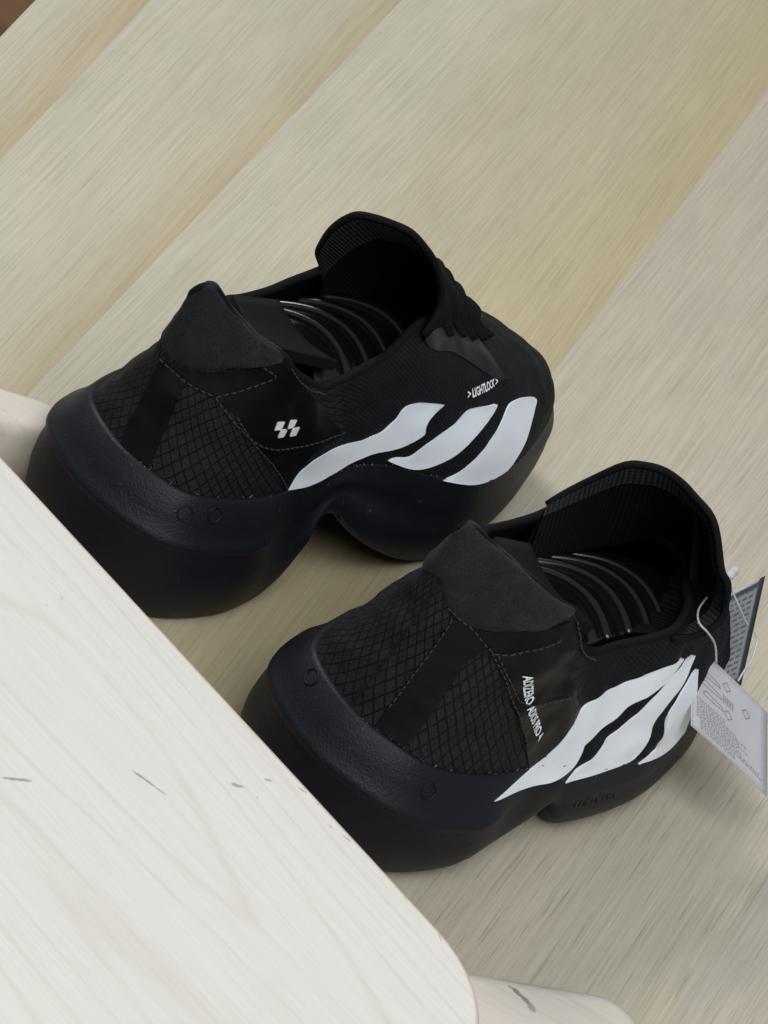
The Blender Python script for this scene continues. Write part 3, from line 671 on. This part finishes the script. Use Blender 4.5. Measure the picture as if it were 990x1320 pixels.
def build_shoe(side, loc, yaw, label):
    s = shoe_surfaces(side)
    root = empty('running_shoe', loc, R(yaw)); tag(root, label, 'shoe', 'pair of black running shoes')
    # ---- sole
    G = build_sole(s, root); n, m_ = G.shape[:2]
    sole = mesh_obj('midsole', G.reshape(-1, 3), grid_faces(n, m_, True, True), M['foam'], root)
    s.G = G; s.sole_bvh = surf_bvh(G)
    # thin rubber outsole under heel and forefoot
    og = np.stack([G[:, -7] * .35 + G[:, -6] * .65, G[:, -6], G[:, -5], G[:, -4]], 1) + s.out[:, None, :] * np.array([.0, .05, .05, .02])[None, :, None]
    ids = [i for i in range(NS) if s.st[i] > 8.4]
    mesh_obj('outsole', og[ids].reshape(-1, 3), grid_faces(len(ids), 4, False, True), M['rubber'], root)
    # ---- upper
    T = np.linspace(0, 1, 44); U = upper_at(s, T); nr = grid_normals(U)
    if nr[0, 10] @ s.out[0] < 0: nr = -nr
    U = wrinkle(U, nr, .10 if side == 'left' else .15, 3.1 if side == 'left' else 8.7)
    n, m_ = U.shape[:2]
    arc = np.r_[0, np.cumsum(np.linalg.norm(np.diff(s.rim, axis=0), axis=1))]
    hl = np.linalg.norm(np.diff(U, axis=1), axis=2).mean(0); hh = np.r_[0, np.cumsum(hl)]
    uv = [(arc[i], hh[k]) for i in range(n) for k in range(m_)]
    F = grid_faces(n, m_, True)
    a, b_, c = (Vector(U.reshape(-1, 3)[q]) for q in F[20][:3])
    flip = (b_ - a).cross(c - a).dot(Vector(nr[0, 20])) < 0
    up_o = mesh_obj('upper', U.reshape(-1, 3), grid_faces(n, m_, True, flip), M['net'], root, uv=uv)
    up_o.data.materials.append(M['knit'])
    for p in up_o.data.polygons:
        if s.st[p.vertices[0] // m_] > 7.6: p.material_index = 1
    inner = U - nr * np.linspace(.5, .28, m_)[None, :, None]
    inner[:, 0, 2] -= .8
    mesh_obj('lining', inner.reshape(-1, 3), grid_faces(n, m_, True, not flip), M['lining'], root, uv=uv)
    s.U, s.nr, s.bvh = U, nr, surf_bvh(U)
    # bound edge of the opening
    edge = (U[:, -1] + inner[:, -1]) / 2
    V, Fc = tube(edge, .19, 8, True); mesh_obj('collar_binding', V, Fc, M['binding'], root)
    # insole board
    ins = s.rim - s.out * .5; ins[:, 2] = ins[:, 2] * .5 + 1.9
    V = [tuple(p) for p in ins] + [(p[0], p[1] * .3, p[2]) for p in ins]
    Fi = [(i, (i + 1) % NS, NS + (i + 1) % NS, NS + i) for i in range(NS)]
    mesh_obj('insole', V, Fi, M['satin'], root)
    # ---- padded suede collar: part of the upper above a line, laid proud of it and rolled over the edge
    half = NS // 2; spn = NS / 32
    SB = [(-3.4, .985), (-2, .84), (-.75, .58), (-.33, .52), (.08, .51), (.42, .55), (1.25, .70), (1.83, .79), (2.42, .885), (2.95, .985)] if side == 'left' else [(-3.4, .985), (-2, .86), (-.6, .74), (-.08, .70), (.42, .63), (.75, .605), (1.17, .62), (2, .69), (2.67, .775), (3.5, .83), (4.4, .94), (4.75, .985)]
    sn, sf = SB[-1][0], 3.4
    idx = [i % NS for i in range(int(-sf * spn), int(sn * spn) + 1)]
    kk = np.array([(i if i < half else i - NS) / spn for i in idx])
    z0 = np.interp(kk, [q[0] for q in SB], [q[1] for q in SB])
    rows = 14; Gp = np.zeros((len(idx), rows + 5, 3))
    tt = np.linspace(0, 1, m_)
    for q, i in enumerate(idx):
        for r_ in range(rows):
            f = r_ / (rows - 1); t = z0[q] + (1 - z0[q]) * f
            p = np.array([np.interp(t, tt, U[i, :, c_]) for c_ in range(3)]); nn = nr[i, min(m_ - 1, int(t * (m_ - 1)))]
            endf = min(1, (q + .5) / 6, (len(idx) - q - .5) / 6)
            Gp[q, r_] = p + nn * ((.02 if r_ == 0 else .10 + .16 * math.sin(math.pi * min(1, f * .9 + .08))) * endf * (1 if kk[q] > -.3 else .45) + .02)
        e = edge[i]; nn = nr[i, -1]; tn = U[i, -1] - U[i, -3]; tn /= np.linalg.norm(tn)
        for r_, (a_, h_) in enumerate(((.24, .10), (.05, .2), (-.2, .16), (-.34, 0), (-.34, -1.1))):
            if kk[q] < -.3: a_ *= .6; h_ = min(h_, .06)
            Gp[q, rows + r_] = e + nn * a_ + tn * h_
    uvp = [(q * .1, r_ * .1) for q in range(len(idx)) for r_ in range(rows + 5)]
    mesh_obj('heel_collar', Gp.reshape(-1, 3), grid_faces(len(idx), rows + 5, False, flip), M['suede'], root, uv=uvp)
    # ---- tongue
    E_ = spline(TONGUE[side], 60); rowsT = 22; Gt = np.zeros((60, rowsT, 3))
    for q in range(60):
        f = q / 59; yb = 2.5 * (1 - 2 * f); mid = 1 - (2 * f - 1) ** 2
        base = np.array([13.5 + 9.3 * mid, yb * .8, 8.6 - .1 * mid])
        for r_ in range(rowsT):
            t = r_ / (rowsT - 1); p = E_[q] * (1 - t) + base * t
            p[0] += .3 * math.sin(math.pi * t) * mid
            Gt[q, r_] = p
    arcE = np.r_[0, np.cumsum(np.linalg.norm(np.diff(E_, axis=0), axis=1))]
    nt_ = np.cross(np.gradient(Gt, axis=0), np.gradient(Gt, axis=1)); nt_ /= np.linalg.norm(nt_, axis=2)[:, :, None] + 1e-9
    if nt_[30, 10, 0] < 0: nt_ = -nt_
    uvt = [(arcE[q], r_ * .3) for q in range(60) for r_ in range(rowsT)]
    full = np.concatenate([Gt, (Gt + nt_ * .28)[:, ::-1]], 1)
    uvf = [(arcE[q], r_ * .3) for q in range(60) for r_ in range(2 * rowsT)]
    tongue = mesh_obj('tongue', full.reshape(-1, 3), grid_faces(60, 2 * rowsT), M['lining'], root, uv=uvf)
    V, Fc = tube(E_ + nt_[:, 0] * .14, .16, 8); mesh_obj('tongue_edge', V, Fc, M['binding'], tongue)
    # ribbed band inside the top of the tongue
    rb = 5; Gb = Gt[:, :rb] - nt_[:, :rb] * .05
    mesh_obj('tongue_band', Gb.reshape(-1, 3), grid_faces(60, rb), M['band'], tongue, uv=[(arcE[q], r_ * .3) for q in range(60) for r_ in range(rb)])
    s.root = root; s.tongue = Gt
    return s

SHOES = {}
SHOES['left'] = build_shoe('left', (-10.729, -17.245, 0), 65, 'black running shoe with four-block white logo at the heel and full toe showing')
SHOES['right'] = build_shoe('right', (2.321, -24.295, 0), 66, 'black running shoe with paper tags tied to its laces and model name on the heel')
# --@@DETAILS
def wedge_sheet(name, corners, th, mat, parent, edge_mat=None, bow=0.0, n=10):
    """a thin four-cornered sheet (a-b-c-d) with thickness th and a slight bow"""
    a, b_, c, d = (np.asarray(q, float) for q in corners); G = np.zeros((n, n, 3))
    nn = np.cross(b_ - a, d - a); nn /= np.linalg.norm(nn)
    for i in range(n):
        for k in range(n):
            u, v = i / (n - 1), k / (n - 1)
            G[i, k] = (a * (1 - u) + b_ * u) * (1 - v) + (d * (1 - u) + c * u) * v + nn * bow * math.sin(math.pi * u) * (1 - .4 * v)
    V = [tuple(p) for p in (G + nn * th / 2).reshape(-1, 3)] + [tuple(p) for p in (G - nn * th / 2).reshape(-1, 3)]
    N2 = n * n; F = grid_faces(n, n) + [tuple(q + N2 for q in f[::-1]) for f in grid_faces(n, n)]
    ring = [k for k in range(n)] + [i * n + n - 1 for i in range(1, n)] + [(n - 1) * n + k for k in range(n - 2, -1, -1)] + [i * n for i in range(n - 2, 0, -1)]
    ne = len(F)
    F += [(ring[q], ring[(q + 1) % len(ring)], ring[(q + 1) % len(ring)] + N2, ring[q] + N2) for q in range(len(ring))]
    o = mesh_obj(name, V, F, mat, parent, smooth=False)
    if edge_mat:
        o.data.materials.append(edge_mat)
        for p in o.data.polygons[ne:]: p.material_index = 1
    for p in o.data.polygons[:ne]: p.use_smooth = True
    return o, G, nn

def even(P, n):
    d = np.r_[0, np.cumsum(np.linalg.norm(np.diff(P, axis=0), axis=1))]; t = np.linspace(0, d[-1], n)
    return np.stack([np.interp(t, d, P[:, c]) for c in range(3)], -1)

def strip_text(name, body, base, top, bvh, parent, lift=.07, d=None):
    """print laid between a base line and a top line (3-D polylines)"""
    cu = bpy.data.curves.new('print_text', 'FONT'); cu.body = body; cu.size = 1; cu.fill_mode = 'FRONT'; cu.resolution_u = 3; cu.offset = .03
    to = bpy.data.objects.new('print_text', cu); COL.objects.link(to)
    me = bpy.data.meshes.new_from_object(to.evaluated_get(bpy.context.evaluated_depsgraph_get()))
    bpy.data.objects.remove(to); bpy.data.curves.remove(cu)
    w = max(v.co.x for v in me.vertices); B_, T_ = (even(spline(q, 200), 80) for q in (base, top)); raw = []
    for v in me.vertices:
        u = min(max(v.co.x / w, 0), 1) * 79; i = min(int(u), 78); f = u - i
        p = (B_[i] * (1 - f) + B_[i + 1] * f); q = (T_[i] * (1 - f) + T_[i + 1] * f); raw.append(Vector(p + (q - p) * (v.co.y / .72)))
    F = [tuple(p.vertices) for p in me.polygons]; bpy.data.meshes.remove(me)
    if bvh:
        ax = Vector(B_[-1] - B_[0]); uu = Vector(T_[0] - B_[0]); d = ax.cross(uu).normalized()
        raw = drape(raw, bvh, d, lift)
    return mesh_obj(name, raw, F, M['print'], parent, smooth=False)

def both_bvh(s):
    n, m_ = s.U.shape[:2]; ng, mg = s.G.shape[:2]; o = n * m_
    V = [Vector(p) for p in s.U.reshape(-1, 3)] + [Vector(p) for p in s.G.reshape(-1, 3)]
    F = grid_faces(n, m_, True) + [tuple(q + o for q in f) for f in grid_faces(ng, mg, True)]
    return BVHTree.FromPolygons(V, F)

for key, side in (('L', 'left'), ('R', 'right')):
    s = SHOES[side]; root = s.root; s.ball = both_bvh(s)
    patch('quarter_panel', OUT[key + '.quarter_panel'], s.bvh, M['overlay'], root, .045)
    patch('heel_strap', OUT[key + '.heel_strap'], s.bvh, M['overlay'], root, .07)
    for k in '123':
        patch('white_stripe', OUT[key + '.s' + k], s.ball, M['white'], root, .04, .2, True, bridge=10)
    stitches(OUT[key + '.st'], s.bvh, root, .09)
    # moulded round marks on the sidewall of the sole
    for p in OUT[key + '.dots']:
        if not p: continue
        h = s.sole_bvh.find_nearest(Vector(p)); nn = h[1]
        if nn.dot(h[0] - Vector((5, 0, 3))) < 0: nn = -nn
        e1 = nn.cross(Vector((0, 0, 1))).normalized(); e2 = nn.cross(e1)
        ring = [h[0] + nn * .0 + (e1 * math.cos(a) * .32 + e2 * math.sin(a) * .32) for a in np.linspace(0, 2 * math.pi, 28, endpoint=False)]
        ring = drape(ring, s.sole_bvh, nn, .015); V, F = tube(ring, .045, 6, True); mesh_obj('moulded_mark', V, F, M['foam'], root)
    # flecks of dried glue and lint along the joint of sole and upper
    rg = random.Random(11 if key == 'L' else 23); gv = []
    for _ in range(70):
        i = rg.randrange(2, NS // 2 - 30); p = s.U[i, 0] + s.out[i] * rg.uniform(.02, .10) + np.array([0, 0, rg.uniform(-.02, .10)])
        q = p + np.array([rg.uniform(-.12, .12), rg.uniform(-.02, .02), rg.uniform(-.03, .05)]); gv.append(tube([p, (p + q) / 2 + np.array([0, 0, .02]), q], rg.uniform(.008, .022), 4))
    gl = mesh_obj('glue_flecks', *join(gv), M['fleck'], root); gl['kind'] = 'stuff'
    # laces across the throat
    half = NS // 2; sp = NS / 32
    for k in range(5 if key == 'L' else 3):
        st = (12.0 if key == 'L' else 13.4) + k * .68
        i = int(st * sp); j = NS - i
        a0, a1 = s.U[i, -5] + s.nr[i, -5] * .06, s.U[i, -1] + s.nr[i, -1] * .22
        b0, b1 = s.U[j, -5] + s.nr[j, -5] * .06, s.U[j, -1] + s.nr[j, -1] * .22
        mid = (a1 + b1) / 2 + np.array([.15 * (-1) ** k, 0, .42])
        ti = np.abs(s.tongue[30, :, 0] - mid[0]).argmin(); mid[2] = max(mid[2], s.tongue[30, ti, 2] + .55)
        Pth = spline([a0, a1, a1 * .6 + mid * .4 + np.array([0, 0, .22]), mid, b1 * .6 + mid * .4 + np.array([0, 0, .22]), b1, b0], 36)
        V, F = join([tube(Pth + np.array([dx, 0, dz]), .125, 7) for dx, dz in ((-.15, .04), (.13, 0))]); mesh_obj('lace', V, F, M['lace'], root)
    # ribbed black shoe tree inside
    tr = empty('shoe_tree', root.location / S, root.rotation_euler[2])
    tag(tr, 'glossy black ribbed plastic shoe tree inside the shoe with the %s' % ('four-block white logo' if key == 'L' else 'hanging paper tags'), 'shoe tree', 'black shoe trees inside the shoes')
    if key == 'L': X0, yc, zt, xe = [10.4, 11.85, 13.3, 15.0], -.5, 10.95, 9.0; slope = -.05
    else: X0, yc, zt, xe = [12.6, 14.4, 16.0, 17.3], -1.0, 10.0, 10.6; slope = -.16
    def dome(x, y): return zt + slope * (x - X0[0]) - .10 * (y - yc) ** 2
    def rx(x0, y): return x0 + .35 - .13 * (y - yc) ** 2
    xs = np.linspace(X0[0] - 2.2, X0[-1] + 2.2, 30); ys = np.linspace(-2.75 + yc * .4, 2.75 + yc * .4, 25)
    Gd = np.array([[[rx(x, y), y, dome(x, y) - .12 - .10 * (0.5 + 0.5 * math.cos(2 * math.pi * (x - X0[0]) / 1.4))] for y in ys] for x in xs])
    lowr = Gd.copy(); lowr[:, :, 2] = 6.4
    Gs = np.concatenate([lowr[:, :1], Gd, lowr[:, -1:]], 1)
    mesh_obj('plate', Gs.reshape(-1, 3), grid_faces(*Gs.shape[:2]), M['plastic'], tr)
    for x0 in X0:
        V, F = tube([(rx(x0, y), y, dome(x0, y) - .16) for y in ys], .24, 12); mesh_obj('rib', V, F, M['plastic'], tr)
    # stiff heel flap of the tree
    if key == 'L': cs = [(9.6, 1.7, 10.85), (8.75, -2.55, 11.35), (4.3, -2.0, 12.6), (5.2, 1.2, 12.4)]
    else: cs = [(11.3, 1.5, 10.6), (10.1, -3.1, 10.7), (5.6, -2.2, 12.9), (7.5, 1.4, 12.2)]
    wedge_sheet('heel_flap', cs, .45, M['satin'], tr, bow=.35)

# four slanted blocks of the logo and the two prints
SL, SR = SHOES['left'], SHOES['right']
for q in OUT['L.logo']: patch('logo_block', q, SL.bvh, M['print'], SL.root, .075, .3)
strip_text('printed_name', '> LIGHTLOCK >', OUT['L.lock'][:2], OUT['L.lock'][2:], SL.bvh, SL.root)
nb = len(OUT['R.name']) // 2
strip_text('printed_name', 'ADIZERO ADIOS PRO 4', OUT['R.name'][:nb], OUT['R.name'][nb:], SR.bvh, SR.root, .085)
patch('eyestay', OUT['L.eyestay'], SL.bvh, M['overlay'], SL.root, .05, smooth_outline=True)
# raised lettering bars on the forefoot sidewall
bp = [Vector(p) for p in OUT['R.bars']]
for k in range(11):
    f = k / 10; c0 = bp[0].lerp(bp[1], f); c1 = bp[2].lerp(bp[3], f)
    pts = drape([c0.lerp(c1, t) + (bp[1] - bp[0]) * .02 * (k % 3) for t in (.05, .35, .65, .95)], SR.sole_bvh, Vector((0, -1, .2)).normalized(), .01)
    V, F = tube(pts, .04, 5); mesh_obj('moulded_bar', V, F, M['rubber'], SR.root)

# ------------------------------------------------------------------ paper tags on a plastic string
paper = simple_mat('tag_paper', (.43, .42, .435), .55, 700, .1, .0003, var=.06)
paper_w = simple_mat('tag_paper_edge', (.75, .75, .77), .6)
shaded_tag = simple_mat('shaded_tag_face', (.022, .024, .030), .32, 700, .05, .0003, var=.1)  # dark shading and reflection on this tag are put into its colour
clear = simple_mat('clear_plastic', (.72, .74, .76), .25)
clear.node_tree.nodes['Principled BSDF'].inputs['Transmission Weight'].default_value = .45

def on_sheet(G, nn, u, v, lift):
    n = G.shape[0] - 1; a, b_ = min(max(u, 0), 1) * n, min(max(v, 0), 1) * n; i, k = min(int(a), n - 1), min(int(b_), n - 1); f, g = a - i, b_ - k
    return (G[i, k] * (1 - f) + G[i + 1, k] * f) * (1 - g) + (G[i, k + 1] * (1 - f) + G[i + 1, k + 1] * f) * g + nn * lift
def ink_quads(name, G, nn, rects, mat, parent, lift):
    V, F = [], []
    for q in rects:
        o = len(V); V += [on_sheet(G, nn, u, v, lift) for u, v in q]; F.append(tuple(range(o, o + len(q))))
    return mesh_obj(name, V, F, mat, parent, smooth=False)
def bar(u0, v0, u1, v1, w):
    dx, dy = u1 - u0, v1 - v0; l = math.hypot(dx, dy) or 1; ox, oy = -dy / l * w / 2, dx / l * w / 2
    return [(u0 + ox, v0 + oy), (u1 + ox, v1 + oy), (u1 - ox, v1 - oy), (u0 - ox, v0 - oy)]

Dp = np.array([15.45, -9.5, 5.0]); sv = np.array([-1.67, 2.6, 1.9]); lv = np.array([4.38, .6, -1.45])
t1 = empty('paper_tag', tuple(Dp)); tag(t1, 'light grey paper tag with size symbols and fine print hanging by the right shoe', 'tag', 'paper tags on the shoe')
sheet, G1, n1 = wedge_sheet('card', [(0, 0, 0), lv, lv + sv, sv], .05, paper, t1, paper_w, bow=.12)
if n1 @ np.array([0, -1, .6]) < 0: n1 = -n1
rnd = random.Random(7); rects = []
for r_ in range(12):                                   # fine print
    v = .40 - r_ * .031; u = .06 + .05 * (r_ > 7); end = (.42 if r_ < 2 else .55 + .38 * rnd.random() * (r_ < 10))
    while u < end:
        w = rnd.uniform(.012, .045); rects.append(bar(u, v, min(u + w, end), v, .015)); u += w + .011
for k in range(3):                                      # shoe outlines
    v = .76 - k * .12; u = .10 + .02 * k
    pts = [(u, v), (u + .05, v + .035), (u + .12, v + .022), (u + .24, v + .01), (u + .26, v - .025), (u + .14, v - .03), (u + .02, v - .028), (u, v)]
    for a, b_ in zip(pts[:-1], pts[1:]): rects.append(bar(*a, *b_, .012))
for k in range(6): rects.append(bar(.40 + k * .024, .60, .40 + k * .024, .70, .013))
for cx, cy, r0 in ((.44, .82, .05), (.46, .50, .05), (.70, .72, .05)):
    pts = [(cx - r0, cy), (cx, cy + r0 * 1.1), (cx + r0, cy), (cx, cy - r0 * 1.1), (cx - r0, cy)]
    for a, b_ in zip(pts[:-1], pts[1:]): rects.append(bar(*a, *b_, .012))
ink_quads('print', G1, n1, rects, M['inkdark'], sheet, .032)

TRp = np.array([15.39, -.98, 8.0]); lo = np.array([1.5, -3, -3.5]); tp = np.array([-1.62, -1.87, -1.87])
t2 = empty('paper_tag', tuple(TRp)); tag(t2, 'glossy paper tag, shade painted dark on its face, with white cut edge standing behind the light grey tag', 'tag', 'paper tags on the shoe')
sheet2, G2, n2 = wedge_sheet('card', [(0, 0, 0), lo, lo + tp, tp], .16, shaded_tag, t2, paper_w, bow=.0)
if n2 @ np.array([0, -1, .6]) < 0: n2 = -n2
rects = []
for r_ in range(16):
    u = .08 + r_ * .055; v = .15
    while v < .8:
        w = rnd.uniform(.03, .10); rects.append(bar(u, v, u, min(v + w, .82), .022)); v += w + .03
ink_quads('print', G2, n2, rects, simple_mat('tag_black_ink', (.008, .008, .010), .5), sheet2, .085)

sr = empty('tag_string', (13.2, -7.3, 10.0)); tag(sr, 'clear plastic tag string looped through the tongue edge of the right shoe', 'string')
def rel(pts): return [(p[0] - 13.2, p[1] + 7.3, p[2] - 10.0) for p in pts]
barb = rel([(13.13, -7.36, 10.0), (13.4, -6.64, 10.0), (13.61, -5.88, 10.0), (13.81, -5.05, 10.0)])
V, F = tube(spline(barb, 24), [.10, .16, .19, .17, .13, .12, .13, .17, .2, .2, .2, .19, .19, .2, .22, .23, .22, .2, .2, .22, .2, .16, .12, .08], 10); mesh_obj('barb', V, F, clear, sr)
for pts in ([(13.28, -7.2, 10.0), (13.03, -8.76, 10.0), (12.93, -10.01, 10.2), (13.16, -10.76, 10.2), (13.69, -10.73, 10.0), (14.29, -9.93, 9.2), (14.82, -9.44, 8.2)],
            [(13.63, -6.39, 10.0), (14.18, -6.26, 9.5), (14.91, -5.99, 8.8), (15.51, -5.3, 8.0)],
            [(15.94, -4.55, 7.5), (16.27, -4.63, 7.2), (16.4, -5.75, 7.0), (16.31, -6.58, 6.8), (16.27, -7.18, 6.6)]):
    V, F = tube(spline(rel(pts), 40), .045, 8); mesh_obj('filament', V, F, clear, sr)
